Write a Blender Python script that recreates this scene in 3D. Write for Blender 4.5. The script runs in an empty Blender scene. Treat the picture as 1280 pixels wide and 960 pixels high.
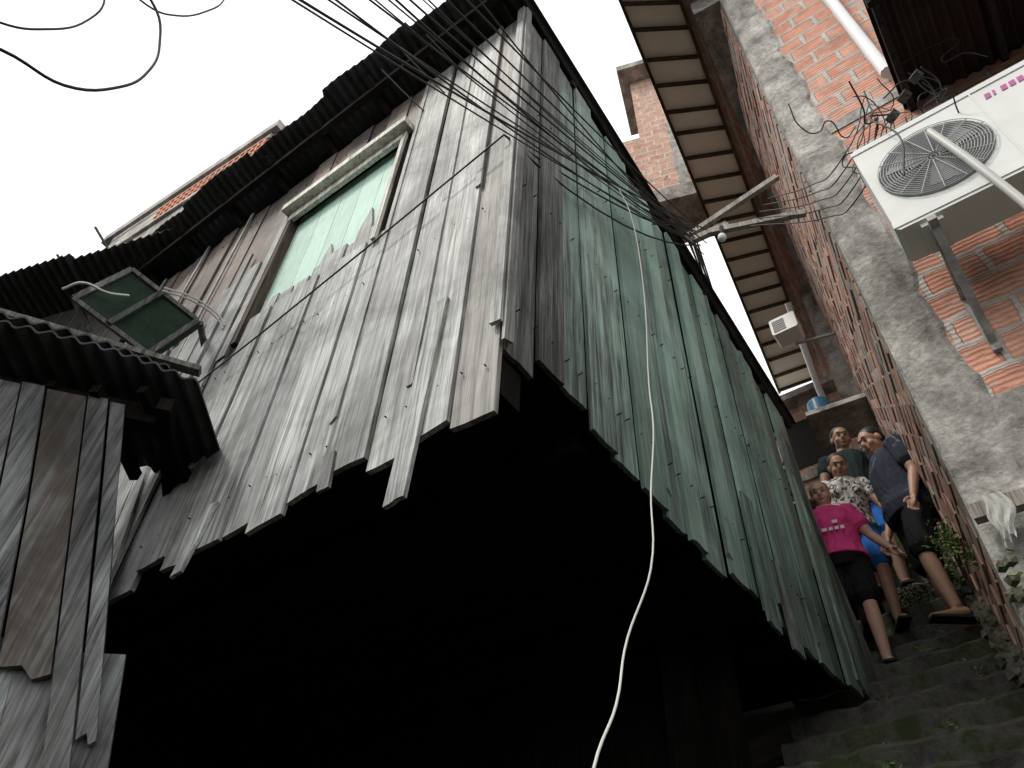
import bpy, math, random
from math import sin, cos, radians, atan2, pi
from mathutils import Vector, Matrix
random.seed(7)
R = random.random
def U(a, b): return a + (b - a) * random.random()
scene = bpy.context.scene

# ------------------------------------------------------------------ helpers
class Frame:
    """vertical wall frame: origin, horizontal direction u, outward normal n"""
    def __init__(s, ox, oy, u, n): s.o = (ox, oy); s.u = u; s.n = n
    def p(s, a, z, o=0.0):
        return Vector((s.o[0] + s.u[0]*a + s.n[0]*o, s.o[1] + s.u[1]*a + s.n[1]*o, z))
LW = Frame(-.05, 1.80, (-.785, .620), (-.620, -.785))      # wooden house, front wall
RW = Frame(-.05, 1.80, (.656, .755), (.755, -.656))        # wooden house, alley wall
FR = Frame(1.944, 2.542, (.785, -.620), (-.620, -.785))    # brick house, front wall
AW = Frame(1.944, 2.542, (.545, .839), (-.839, .545))      # brick house, alley wall
ST = Frame(0, 0, (.785, -.620), (.620, .785))              # stairs: a = across, o = uphill

class MB:
    def __init__(s): s.v=[]; s.f=[]; s.t=[]; s.uv=[]; s.m=[]
    def face(s, pts, tint=(.5,0,0), uv=None, mi=0):
        i=len(s.v); s.v += [tuple(p) for p in pts]; s.f.append(tuple(range(i,i+len(pts))))
        s.t.append(tint); s.uv.append(uv or [(0,0)]*len(pts)); s.m.append(mi)
    def prism(s, F, pts, o0, o1, tint=None, mi=0):
        """polygon in wall coordinates (a,z), extruded from offset o0 to o1"""
        if tint is None: tint=(R(),R(),R())
        n=len(pts)
        A=[F.p(a,z,o0) for a,z in pts]; B=[F.p(a,z,o1) for a,z in pts]
        s.face(A[::-1],tint,[q for q in pts][::-1],mi); s.face(B,tint,[q for q in pts],mi)
        for k in range(n):
            j=(k+1)%n
            u0=pts[k][0]; u1=pts[j][0]
            if abs(u0-u1)<1e-3:
                uv=[(o0,pts[k][1]),(o0,pts[j][1]),(o1,pts[j][1]),(o1,pts[k][1])]
            else:
                uv=[(u0,o0),(u1,o0),(u1,o1),(u0,o1)]
            s.face([A[k],A[j],B[j],B[k]],tint,uv,mi)
    def box(s, F, a0,a1,z0,z1,o0,o1,tint=None,mi=0):
        s.prism(F,[(a0,z0),(a1,z0),(a1,z1),(a0,z1)],o0,o1,tint,mi)
    def beam(s, p, q, w, h, tint=None, mi=0, up=Vector((0,0,1))):
        p=Vector(p); q=Vector(q); d=(q-p).normalized()
        x=d.cross(up)
        if x.length<1e-3: x=d.cross(Vector((0,1,0)))
        x.normalize(); y=x.cross(d)
        if tint is None: tint=(R(),R(),R())
        c=[(-1,-1),(1,-1),(1,1),(-1,1)]
        A=[p+x*a*w/2+y*b*h/2 for a,b in c]; B=[q+x*a*w/2+y*b*h/2 for a,b in c]
        L=(q-p).length
        s.face(A[::-1],tint,None,mi); s.face(B,tint,None,mi)
        for k in range(4):
            j=(k+1)%4; s.face([A[k],A[j],B[j],B[k]],tint,[(0,0),(w,0),(w,L),(0,L)],mi)
    def obj(s, name, mats, parent=None, smooth=False):
        me=bpy.data.meshes.new(name); me.from_pydata(s.v,[],s.f)
        ca=me.color_attributes.new('tint','FLOAT_COLOR','CORNER')
        uvl=me.uv_layers.new(name='UVMap')
        for pi_,poly in enumerate(me.polygons):
            poly.material_index=s.m[pi_]; poly.use_smooth=smooth
            t=s.t[pi_]
            for k,li in enumerate(poly.loop_indices):
                ca.data[li].color=(t[0],t[1],t[2],1); uvl.data[li].uv=s.uv[pi_][k]
        for m in (mats if isinstance(mats,list) else [mats]): me.materials.append(m)
        ob=bpy.data.objects.new(name,me); scene.collection.objects.link(ob)
        if parent: ob.parent=parent
        return ob
def empty(name):
    e=bpy.data.objects.new(name,None); scene.collection.objects.link(e); return e
def curve(name, pts, rad, mat, parent=None, smooth=True, res=6):
    cu=bpy.data.curves.new(name,'CURVE'); cu.dimensions='3D'; cu.bevel_depth=rad; cu.bevel_resolution=2
    cu.use_fill_caps=True
    if smooth:
        sp=cu.splines.new('BEZIER'); sp.bezier_points.add(len(pts)-1)
        for b,p in zip(sp.bezier_points,pts):
            b.co=p; b.handle_left_type='AUTO'; b.handle_right_type='AUTO'
        sp.resolution_u=res
    else:
        sp=cu.splines.new('POLY'); sp.points.add(len(pts)-1)
        for b,p in zip(sp.points,pts): b.co=(p[0],p[1],p[2],1)
    cu.materials.append(mat)
    ob=bpy.data.objects.new(name,cu); scene.collection.objects.link(ob)
    if parent: ob.parent=parent
    return ob
def sag(a,b,s,n=9):
    a=Vector(a); b=Vector(b); o=[]
    for i in range(n):
        t=i/(n-1); p=a.lerp(b,t); p.z-=4*s*t*(1-t); o.append(p)
    return o

# ------------------------------------------------------------------ materials
class N:
    def __init__(s,name):
        s.mat=bpy.data.materials.new(name); s.mat.use_nodes=True; s.t=s.mat.node_tree
        s.b=s.t.nodes['Principled BSDF']
    def n(s,ty,**k):
        x=s.t.nodes.new(ty)
        for a,v in k.items(): setattr(x,a,v)
        return x
    def l(s,a,b): s.t.links.new(a,b)
    def noise(s,vec,scale,detail=4,rough=.6,dist=0):
        x=s.n('ShaderNodeTexNoise'); x.inputs['Scale'].default_value=scale; x.inputs['Detail'].default_value=min(detail,4)
        x.inputs['Roughness'].default_value=rough; x.inputs['Distortion'].default_value=dist
        s.l(vec,x.inputs['Vector']); return x.outputs['Fac']
    def ramp(s,fac,stops):
        x=s.n('ShaderNodeValToRGB'); cr=x.color_ramp
        while len(cr.elements)<len(stops): cr.elements.new(.5)
        for e,(p,c) in zip(cr.elements,stops):
            e.position=p; e.color=(c,c,c,1) if not hasattr(c,'__len__') else (*c,1)
        s.l(fac,x.inputs['Fac']); return x.outputs['Color']
    def mix(s,fac,a,b,mode='MIX'):
        x=s.n('ShaderNodeMix',data_type='RGBA',blend_type=mode)
        for sock,v in ((x.inputs[0],fac),(x.inputs[6],a),(x.inputs[7],b)):
            if hasattr(v,'is_linked'): s.l(v,sock)
            elif hasattr(v,'__len__'): sock.default_value=(*v,1)
            else: sock.default_value=v
        return x.outputs[2]
    def math(s,op,a,b=0.0):
        x=s.n('ShaderNodeMath',operation=op)
        for sock,v in ((x.inputs[0],a),(x.inputs[1],b)):
            if hasattr(v,'is_linked'): s.l(v,sock)
            else: sock.default_value=v
        return x.outputs[0]
    def grey(s,v):
        c=s.n('ShaderNodeCombineColor')
        for i in range(3): s.l(v,c.inputs[i])
        return c.outputs[0]
    def mapping(s,vec,scale=(1,1,1),loc=(0,0,0),rot=(0,0,0)):
        x=s.n('ShaderNodeMapping'); x.inputs['Scale'].default_value=scale; x.inputs['Location'].default_value=loc
        x.inputs['Rotation'].default_value=rot
        s.l(vec,x.inputs['Vector']); return x.outputs['Vector']
    def obj(s): return s.n('ShaderNodeTexCoord').outputs['Object']
    def uv(s): return s.n('ShaderNodeTexCoord').outputs['UV']
    def tint(s):
        a=s.n('ShaderNodeAttribute',attribute_name='tint'); q=s.n('ShaderNodeSeparateColor'); s.l(a.outputs['Color'],q.inputs[0])
        return q.outputs[0],q.outputs[1],q.outputs[2]
    def bump(s,h,str_=.4,dist=.01,prev=None):
        x=s.n('ShaderNodeBump'); x.inputs['Strength'].default_value=str_; x.inputs['Distance'].default_value=dist
        s.l(h,x.inputs['Height'])
        if prev: s.l(prev,x.inputs['Normal'])
        return x.outputs['Normal']
    def out(s,col=None,rough=.8,normal=None,spec=.3,metal=0):
        if col is not None:
            if hasattr(col,'is_linked'): s.l(col,s.b.inputs['Base Color'])
            else: s.b.inputs['Base Color'].default_value=(*col,1)
        if hasattr(rough,'is_linked'): s.l(rough,s.b.inputs['Roughness'])
        else: s.b.inputs['Roughness'].default_value=rough
        if normal: s.l(normal,s.b.inputs['Normal'])
        s.b.inputs['Specular IOR Level'].default_value=spec; s.b.inputs['Metallic'].default_value=metal
        return s.mat
def wood(name, dark, mid, light, paint=None, pth=.5, brown=None, rough=.8, spec=.2, patchy=.75, stain=None, tv=.6, pl=(.33,.42,.60,1.25)):
    m=N(name); v=m.obj(); t,g,b=m.tint()
    off=m.n('ShaderNodeCombineXYZ'); k=m.math('MULTIPLY',t,37.0)
    for i in range(3): m.l(k,off.inputs[i])
    va=m.n('ShaderNodeVectorMath',operation='ADD'); m.l(v,va.inputs[0]); m.l(off.outputs[0],va.inputs[1])
    v2=va.outputs[0]
    grain=m.noise(m.mapping(v2,(38,38,1.5)),1.0,4,.7,.5)
    fine=m.noise(m.mapping(v2,(170,170,4.0)),1.0,2,.6)
    patch=m.noise(v,1.7,4,.65,.6)
    c=m.ramp(grain,[(.30,dark),(.44,mid),(.68,light)])
    f=m.ramp(fine,[(.35,.55),(.6,1.15)])
    c=m.mix(.8,c,f,'MULTIPLY')
    if brown is not None: c=m.mix(g,c,m.mix(grain,tuple(x*.4 for x in brown),brown))
    if paint is not None:
        s_=m.math('ADD',m.math('MULTIPLY',grain,.45),m.math('MULTIPLY',patch,.25))
        s_=m.math('ADD',s_,m.math('MULTIPLY',b,.45))
        c=m.mix(m.ramp(s_,[(pth-.09,0.),(pth+.10,.95)]),c,m.mix(m.ramp(fine,[(.3,.0),(.7,1.)]),tuple(x*.75 for x in paint),paint))
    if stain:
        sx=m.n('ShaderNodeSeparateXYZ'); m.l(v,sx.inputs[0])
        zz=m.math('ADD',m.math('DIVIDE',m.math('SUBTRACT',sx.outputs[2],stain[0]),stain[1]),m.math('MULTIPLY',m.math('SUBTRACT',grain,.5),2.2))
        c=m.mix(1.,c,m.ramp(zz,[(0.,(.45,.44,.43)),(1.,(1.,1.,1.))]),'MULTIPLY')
    c=m.mix(patchy,c,m.ramp(patch,[(pl[0],pl[1]),(pl[2],pl[3])]),'MULTIPLY')
    c=m.mix(1.,c,m.grey(m.math('ADD',m.math('MULTIPLY',t,tv),1.0-tv*.5)),'MULTIPLY')
    nm=m.bump(m.math('ADD',grain,m.math('MULTIPLY',fine,.35)),.8,.006)
    return m.out(c,rough,nm,spec)
def bricks(name,c1,c2,mortar,bw=.24,bh=.15,ms=.022,smear=.5,dirt=1.0,ridge=True):
    m=N(name); uv=m.uv(); o=m.obj()
    n1=m.noise(o,9,4,.65)
    w=m.n('ShaderNodeVectorMath',operation='SCALE'); cx=m.n('ShaderNodeCombineXYZ'); m.l(n1,cx.inputs[0]); m.l(n1,cx.inputs[1])
    m.l(cx.outputs[0],w.inputs[0]); w.inputs['Scale'].default_value=.05
    ad=m.n('ShaderNodeVectorMath',operation='ADD'); m.l(uv,ad.inputs[0]); m.l(w.outputs[0],ad.inputs[1])
    br=m.n('ShaderNodeTexBrick'); br.offset=.5; m.l(ad.outputs[0],br.inputs['Vector'])
    br.inputs['Scale'].default_value=1; br.inputs['Brick Width'].default_value=bw; br.inputs['Row Height'].default_value=bh
    br.inputs['Mortar Size'].default_value=ms; br.inputs['Mortar Smooth'].default_value=.3; br.inputs['Bias'].default_value=0
    br.inputs['Color1'].default_value=(*c1,1); br.inputs['Color2'].default_value=(*c2,1); br.inputs['Mortar'].default_value=(*mortar,1)
    n2=m.noise(o,2.1,4,.65,.4); n3=m.noise(o,45,3); n4=m.noise(o,5.5,4,.75,.6)
    c=m.mix(.6,br.outputs['Color'],m.ramp(n1,[(.3,.6),(.65,1.25)]),'MULTIPLY')
    if ridge:
        sx=m.n('ShaderNodeSeparateXYZ'); m.l(ad.outputs[0],sx.inputs[0])
        sn=m.math('SINE',m.math('MULTIPLY',sx.outputs[1],2*pi/(bh/6)))
        c=m.mix(m.math('SUBTRACT',1.0,br.outputs['Fac']),c,m.mix(1.,c,m.grey(m.math('ADD',m.math('MULTIPLY',sn,.13),.92)),'MULTIPLY'))
    c=m.mix(m.ramp(n4,[(.66-.25*smear,0.),(.76-.2*smear,.8)]),c,m.mix(n3,tuple(x*.7 for x in mortar),mortar))
    c=m.mix(dirt*.8,c,m.ramp(n2,[(.30,.45),(.5,1.1)]),'MULTIPLY')
    h=m.math('ADD',m.math('MULTIPLY',br.outputs['Fac'],.8),m.math('MULTIPLY',n1,.5))
    if ridge: h=m.math('ADD',h,m.math('MULTIPLY',sn,.1))
    nm=m.bump(h,.8,.02)
    return m.out(c,.9,nm,.15)
def concrete(name,c,var=.5,sc=3.,moss=None,rough=.9):
    m=N(name); o=m.obj(); n1=m.noise(o,sc,4,.7,.3); n2=m.noise(o,sc*9,4,.65); n3=m.noise(m.mapping(o,(5,5,.8)),1.,3,.6)
    col=m.mix(m.ramp(n1,[(.3,0.),(.7,1.)]),tuple(x*(1-var) for x in c),tuple(min(1,x*(1+var*.8)) for x in c))
    col=m.mix(.6,col,m.ramp(n2,[(.3,.5),(.7,1.25)]),'MULTIPLY')
    col=m.mix(.6,col,m.ramp(n3,[(.35,.5),(.6,1.1)]),'MULTIPLY')
    if moss: col=m.mix(m.ramp(n1,[(.47,0.),(.60,.85)]),col,moss)
    nm=m.bump(m.math('ADD',n1,m.math('MULTIPLY',n2,.3)),.8,.03)
    return m.out(col,rough,nm,.15)
def plain(name,c,rough=.6,var=.25,sc=12,metal=0,spec=.4,bump=.15):
    m=N(name); o=m.obj(); n1=m.noise(o,sc,4,.65)
    col=m.mix(n1,tuple(x*(1-var) for x in c),tuple(min(1,x*(1+var)) for x in c))
    return m.out(col,rough,m.bump(n1,bump,.005) if bump else None,spec,metal)

M_LW=wood('weathered_grey_boards',(.06,.062,.06),(.215,.225,.22),(.43,.445,.435),brown=(.16,.11,.085),rough=.6,spec=.4,patchy=1.,tv=.5,pl=(.36,.38,.60,1.3))  # patch noise holds dark stains plus bright glints painted into the colour
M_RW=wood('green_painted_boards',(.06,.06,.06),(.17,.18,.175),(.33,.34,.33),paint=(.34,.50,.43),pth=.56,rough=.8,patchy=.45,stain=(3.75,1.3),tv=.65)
M_MINT=wood('mint_shutter_boards',(.15,.18,.16),(.35,.42,.38),(.5,.56,.52),paint=(.54,.76,.66),pth=.45,rough=.6,patchy=.3,tv=.3)
M_TRIM=wood('pale_trim_wood',(.2,.19,.16),(.5,.48,.43),(.75,.73,.67),patchy=.4)
M_DARK=wood('shade_black_wood',(.003,.003,.003),(.008,.007,.006),(.014,.012,.010),spec=.05)  # near-black colour carries the shade under the house and behind boards
M_TAR=wood('dark_eave_wood',(.008,.007,.007),(.025,.023,.022),(.05,.046,.042),spec=.1)
M_SHACK=wood('blue_grey_boards',(.035,.036,.036),(.13,.137,.14),(.27,.285,.29),paint=(.22,.27,.28),pth=.70,brown=(.15,.12,.10),patchy=1.)
M_BROWN=wood('brown_boards',(.02,.014,.01),(.07,.05,.04),(.16,.12,.10))
M_JOIST=wood('joist_wood',(.03,.02,.013),(.07,.05,.035),(.12,.085,.06))
M_STICK=wood('stick_wood',(.15,.13,.11),(.36,.33,.29),(.52,.49,.44),patchy=.4)
M_GREYW=wood('grey_stick_wood',(.03,.03,.03),(.09,.09,.085),(.18,.18,.17))
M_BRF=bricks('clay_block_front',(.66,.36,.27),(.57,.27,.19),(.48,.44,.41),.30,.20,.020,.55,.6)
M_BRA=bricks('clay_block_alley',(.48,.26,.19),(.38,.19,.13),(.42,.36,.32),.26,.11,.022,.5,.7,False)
M_BRB=bricks('clay_block_far',(.62,.38,.29),(.55,.32,.24),(.55,.50,.45),.24,.17,.02,.35,.4)
M_CON=concrete('rough_cement',(.39,.375,.35),.6,4.)
M_CONL=concrete('pale_concrete',(.50,.48,.46),.4,2.)
M_STEP=concrete('mossy_step_concrete',(.11,.105,.095),.6,4.,(.03,.045,.012))
M_EARTH=concrete('shade_dark_earth',(.018,.016,.013),.5,2.,(.012,.016,.008))  # earth colour set near black to paint in the under-house shade
M_RUB=concrete('rubble_concrete',(.25,.23,.20),.6,9.,(.06,.08,.03))
M_SOF=plain('cream_plaster',(.88,.83,.70),.9,.15,3)
M_PVC=plain('white_pvc',(.78,.80,.82),.35,.1,5)
M_PVCG=plain('grey_pvc',(.50,.50,.48),.45,.15,5)
M_WIRE=plain('black_cable',(.015,.015,.016),.5,.2,30,bump=0)
M_ROPE=plain('pale_rope',(.50,.50,.47),.8,.2,60)
M_AC=plain('offwhite_metal',(.70,.71,.69),.4,.16,4)
M_GRILL=plain('grey_grille',(.30,.31,.31),.45,.2,8)
M_GREYM=plain('grille_wire_grey',(.40,.41,.41),.5,.1,8,bump=0)
M_BLACK=plain('black_void',(.02,.02,.02),.9,.3,8)
M_LOGO=plain('magenta_decal',(.45,.10,.28),.4,.1,8)
M_CLOTH=plain('white_cloth',(.45,.45,.42),.9,.2,20)
M_BLUE=plain('blue_plastic',(.03,.12,.22),.4,.2,8)
def tin(name,c,rust,amt=.5,spec=.3):
    m=N(name); o=m.obj(); n1=m.noise(o,3.5,4,.7,.4); n2=m.noise(o,30,3)
    col=m.mix(m.ramp(n1,[(amt-.12,0.),(amt+.1,1.)]),c,rust); col=m.mix(.6,col,m.ramp(n2,[(.3,.6),(.7,1.2)]),'MULTIPLY')
    return m.out(col,.75,m.bump(n2,.4,.004),spec)
M_TIN=tin('old_fibrocement_tin',(.05,.052,.055),(.03,.028,.026),.5,.15)
M_RUST=tin('rusty_tin',(.03,.022,.02),(.022,.012,.009),.5)
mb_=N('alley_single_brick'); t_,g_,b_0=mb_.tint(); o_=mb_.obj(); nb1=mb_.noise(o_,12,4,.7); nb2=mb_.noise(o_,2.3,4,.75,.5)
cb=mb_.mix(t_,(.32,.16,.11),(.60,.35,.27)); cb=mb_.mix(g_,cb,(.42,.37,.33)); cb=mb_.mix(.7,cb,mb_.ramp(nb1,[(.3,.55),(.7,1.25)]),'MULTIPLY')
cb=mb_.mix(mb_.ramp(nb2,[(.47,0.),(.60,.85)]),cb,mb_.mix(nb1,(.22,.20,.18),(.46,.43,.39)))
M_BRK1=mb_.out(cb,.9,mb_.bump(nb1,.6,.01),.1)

# ------------------------------------------------------------------ wooden house
house=empty('wooden_stilt_house')
def jag(a0,a1,zb,j=.03,n=3):
    return [(a0+(a1-a0)*i/n, zb+U(-j,j)) for i in range(n+1)]
def board(mb,F,a0,a1,zb,zt,o0,o1,lean=0,tint=None,j=.02,mi=0,n=3):
    sl=U(-.5,.9)*j
    pts=[(a,z-sl*(2*i/n-1)) for i,(a,z) in enumerate(jag(a0,a1,zb,j*.22,n))]
    zm=(zb+zt)/2; e=.004
    pts+= [(a1+lean*.5+U(-e,e),zm),(a1+lean,zt),(a0+lean,zt),(a0+lean*.5+U(-e,e),zm)]
    mb.prism(F,pts,o0,o1,tint,mi)
ROOFZ=7.15
def rtop(t): return 7.15-.415*t
# front wall
mb=MB()
a=-.015
widths=[.19,.21,.17,.24,.17,.2,.18,.22,.16,.19,.2,.17,.21,.18,.2,.19,.17,.2,.21,.18,.2,.19]
bot=[3.38,3.41,3.38,3.45,3.43,3.36,3.42,3.41,3.39,3.46,3.37,3.39,3.34,3.42,3.38,3.4,3.42,3.37,3.4,3.43,3.38,3.4]
i=0
while a<4.0:
    w=widths[i%len(widths)]; zb=bot[i%len(bot)]; b=a+w-.007
    o=.014*(i%2)+U(0,.008); t=U(.2,1)
    g_low=0.0 if a<1.0 else min(.4,(a-1.0)*.10)
    over=(b>.90 and a<1.94)
    ztop=ROOFZ-.02
    if over:
        board(mb,LW,a,b,zb,5.22+U(-.02,.02),o,o+.022,U(-.01,.01),(t,g_low,.5),.02)
        board(mb,LW,a,b,6.44,ztop,o,o+.022,0,(R(),.9,.5),.0)
    else:
        if a>1.9:
            zc=5.75+U(-.35,.3); 
            board(mb,LW,a,b,zb,zc,o+.012,o+.030,U(-.015,.015),(t,g_low,.5),.02)
            board(mb,LW,a,b,zc-.08,ztop,o-.012,o+.008,0,(R(),.85,.5),.01)
        else:
            board(mb,LW,a,b,zb,ztop,o,o+.022,U(-.012,.012),(t,.08 if i%4 else .4,.5),.02)
    if (i%3==1 or a<.9 and i%3==0) and not over:
        board(mb,LW,b-.012,b+.02,zb+(.3 if i%2 else 1.6),ztop,.038,.050,U(-.01,.01),(U(.5,1),.2,.5))
    a+=w; i+=1
# hanging strips and lean-to boards at the foot
board(mb,LW,.30,.385,3.14,4.15,.040,.058,-.05,(.75,0,.5),.02)
board(mb,LW,1.50,1.56,3.30,3.62,.040,.056,-.07,(.95,.0,.5),.02)
board(mb,LW,.70,.76,3.37,3.55,.040,.054,.02,(.15,.2,.5),.03)
for k,(x,zb,ln) in enumerate([(2.05,3.36,.28),(2.2,3.38,.2),(2.42,3.33,.3),(2.62,3.4,.15)]):
    board(mb,LW,x,x+.13,zb,4.5+.1*k,.044+.004*k,.062+.004*k,ln,(R(),.1,.5),.03)
for z,s0,s1 in [(6.72,1.98,2.05),(6.2,2.3,2.34)]:
    board(mb,LW,s0,s1,4.9,z,.044,.06,-.02,(.8,.1,.5))
mb.obj('front_wall_boards',M_LW,house)
# nails
mb=MB(); nr=.0032
for z in (3.62,4.75,6.9):
    x=.03
    while x<3.8:
        zz=z+U(-.015,.015); q=[(x+nr*cos(k*pi/3),zz+nr*sin(k*pi/3)) for k in range(6)]; mb.prism(LW,q,.03,.0405)
        x+=U(.07,.12)
for z0 in (3.95,4.9,5.8):
    x=.04
    while x<2.9:
        zz=z0+U(-.015,.015); q=[(x+nr*cos(k*pi/3),zz+nr*sin(k*pi/3)) for k in range(6)]
        if z0<rtop(x)-.1: mb.prism(RW,q,.03,.052)
        x+=U(.07,.12)
mb.obj('nail_heads',M_BLACK,house)
# corner trim
mb=MB(); board(mb,LW,-.035,.015,3.80,7.2,.038,.054,0,(.4,.0,.5)); mb.prism(RW,[(-.035,3.7),(.015,3.72),(.015,7.2),(-.035,7.2)],.037,.05,(.2,.2,.0))
mb.obj('corner_trim',M_LW,house)
# window shutter
mb=MB()
x=.90
while x<1.93:
    w=U(.15,.22); e=min(x+w-.004,1.94)
    mb.box(LW,x,e,5.10,6.44,-.03,-.012,(R(),0,.95)); x+=w
mb.obj('window_shutter',M_MINT,house)
mb=MB()
for k in range(7):
    x=.93+.14*k
    board(mb,LW,x,x+.12,5.16,5.34+U(0,.14),-.010,.004,0,(R(),0,.5),.0)
mb.prism(LW,[(1.0,5.2),(1.14,5.2),(1.13,5.5),(1.07,5.72),(1.02,5.5)],-.010,.006,(.4,0,.5))
mb.prism(LW,[(1.3,5.2),(1.44,5.2),(1.42,5.4),(1.38,5.6),(1.33,5.45)],-.010,.006,(.6,0,.5))
mb.obj('shutter_patch_boards',M_LW,house)
mb=MB()
mb.box(LW,.84,2.0,6.42,6.49,.03,.12,(.9,.2,.5)); mb.prism(LW,[(.88,6.35),(1.98,6.33),(1.98,6.42),(.88,6.42)],.03,.06,(.9,.1,.5))
mb.box(LW,.875,.905,5.15,6.42,.038,.06,(.8,.2,.5))
mb.obj('window_head_trim',M_TRIM,house)
mb=MB(); mb.box(LW,1.935,1.985,5.0,6.40,-.03,.055,(.4,.2,.5)); mb.box(LW,.89,.905,5.1,6.42,-.04,.03,(.4,.2,.5))
mb.obj('window_jambs',M_BROWN,house)
# alley wall
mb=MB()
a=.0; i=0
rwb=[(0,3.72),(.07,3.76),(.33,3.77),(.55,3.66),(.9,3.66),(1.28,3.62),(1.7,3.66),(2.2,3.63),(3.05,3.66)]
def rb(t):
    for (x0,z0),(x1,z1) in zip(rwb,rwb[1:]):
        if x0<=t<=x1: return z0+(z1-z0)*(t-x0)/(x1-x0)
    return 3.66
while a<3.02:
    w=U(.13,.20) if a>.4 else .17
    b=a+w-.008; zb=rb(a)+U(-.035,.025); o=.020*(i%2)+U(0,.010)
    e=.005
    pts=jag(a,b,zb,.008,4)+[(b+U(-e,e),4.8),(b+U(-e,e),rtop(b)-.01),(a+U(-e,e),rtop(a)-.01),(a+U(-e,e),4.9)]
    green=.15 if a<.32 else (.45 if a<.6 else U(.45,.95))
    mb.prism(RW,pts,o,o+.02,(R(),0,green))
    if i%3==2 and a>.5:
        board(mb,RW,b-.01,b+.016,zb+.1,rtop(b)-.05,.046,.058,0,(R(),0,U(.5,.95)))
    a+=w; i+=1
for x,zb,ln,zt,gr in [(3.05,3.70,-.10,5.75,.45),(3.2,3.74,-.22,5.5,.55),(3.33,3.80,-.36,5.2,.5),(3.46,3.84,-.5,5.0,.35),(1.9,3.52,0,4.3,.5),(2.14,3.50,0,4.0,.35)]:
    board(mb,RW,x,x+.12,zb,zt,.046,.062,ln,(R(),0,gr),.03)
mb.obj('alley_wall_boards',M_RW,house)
# backing, floor, far walls, joists, stilts; lower walls added to keep underside black
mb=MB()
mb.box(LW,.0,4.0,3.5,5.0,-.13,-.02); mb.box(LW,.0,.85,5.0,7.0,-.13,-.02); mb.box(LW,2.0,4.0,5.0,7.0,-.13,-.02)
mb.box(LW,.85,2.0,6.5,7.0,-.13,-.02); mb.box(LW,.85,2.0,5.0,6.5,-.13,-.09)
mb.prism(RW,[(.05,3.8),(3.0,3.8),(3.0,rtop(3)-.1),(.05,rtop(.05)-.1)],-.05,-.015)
def H(a,b,z): # horizontal point in house axes
    return Vector((-.05-.785*a+.656*b,1.8+.62*a+.755*b,z))
def slab(mb,a0,a1,b0,b1,z0,z1,mi=0):
    q=[(a0,b0),(a1,b0),(a1,b1),(a0,b1)]; t=(R(),R(),R())
    A=[H(a,b,z0) for a,b in q]; B=[H(a,b,z1) for a,b in q]
    mb.face(A,t,q,mi); mb.face(B[::-1],t,q,mi)
    for k in range(4):
        j=(k+1)%4; mb.face([A[k],A[j],B[j],B[k]],t,None,mi)
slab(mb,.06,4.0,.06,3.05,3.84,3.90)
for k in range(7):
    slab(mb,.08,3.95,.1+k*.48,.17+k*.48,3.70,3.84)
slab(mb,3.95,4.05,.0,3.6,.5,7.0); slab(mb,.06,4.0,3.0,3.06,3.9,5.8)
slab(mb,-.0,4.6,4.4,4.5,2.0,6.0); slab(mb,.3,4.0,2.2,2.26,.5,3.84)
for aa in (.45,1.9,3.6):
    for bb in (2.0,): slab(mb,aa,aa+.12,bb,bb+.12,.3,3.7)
mb.obj('stilts_underfloor_and_blackout',M_DARK,house)
# roof
def roof_z(b): return 7.17-.415*b
def corr(mb,P,na,length,pitch,amp,nb=3,th=.012,mi=0):
    """corrugated sheet: P(a,b)->(point) , waves across a"""
    steps=int(length/pitch*6)
    rows=[]
    for k in range(nb+1):
        row=[]
        for i in range(steps+1):
            a=length*i/steps; p=P(a,k/nb); p=Vector(p); p.z+=amp*sin(2*pi*a/pitch); row.append(p)
        rows.append(row)
    for k in range(nb):
        for i in range(steps):
            q=[rows[k][i],rows[k][i+1],rows[k+1][i+1],rows[k+1][i]]
            mb.face(q,(.5,.5,.5)); mb.face([v+Vector((0,0,th)) for v in q][::-1],(.5,.5,.5))
    for k in (0,nb):
        for i in range(steps):
            p,q=rows[k][i],rows[k][i+1]; d=Vector((0,0,th)); mb.face([p,q,q+d,p+d])
    for i in (0,steps):
        for k in range(nb):
            p,q=rows[k][i],rows[k+1][i]; d=Vector((0,0,th)); mb.face([p,q,q+d,p+d])
mb=MB()
def edge(a): return -.36 - .035*(int(a/.85)%2) - .008*sin(a*9)
corr(mb,lambda a,b:H(-.10+a, edge(a)*(1-b)+3.3*b, roof_z(edge(a)*(1-b)+3.3*b)+.06+.008*(int(a/.85)%2)),0,4.3,.075,.017,6)
mb.obj('roof_sheets',M_TIN,house)
mb=MB()
for b in (-.2,.5,1.3,2.1,2.9): mb.beam(H(-.05,b,roof_z(b)-.02),H(4.0,b,roof_z(b)-.02),.05,.07)
for aa in [.1+x*.55 for x in range(8)]: mb.beam(H(aa,-.3,roof_z(-.3)-.0),H(aa,3.0,roof_z(3.0)-.0),.045,.05)
mb.obj('rafters',M_TAR,house)

# side annex roof (left)
annex=empty('wooden_annex')
mb=MB(); ax=Vector((-2.95,3.72,0)); ad_=Vector((-.934,.358,0)); an=Vector((.358,.934,0))
corr(mb,lambda a,b: ax+ad_*a+an*(b*2.0-.05*(int(a/1.1)%2))+Vector((0,0,7.33-.5*b)),0,8,.09,.02,2)
mb.obj('annex_roof',M_TIN,annex)
FA=Frame(-2.95,4.05,(-.934,.358),(-.358,-.934))
mb=MB(); x=.3
while x<7.4:
    w=U(.16,.24); board(mb,FA,x,x+w-.006,3.6,7.15,-.1+U(0,.015),-.075+U(0,.01),0,None); x+=w
mb.obj('annex_wall',M_TAR,annex)

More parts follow.
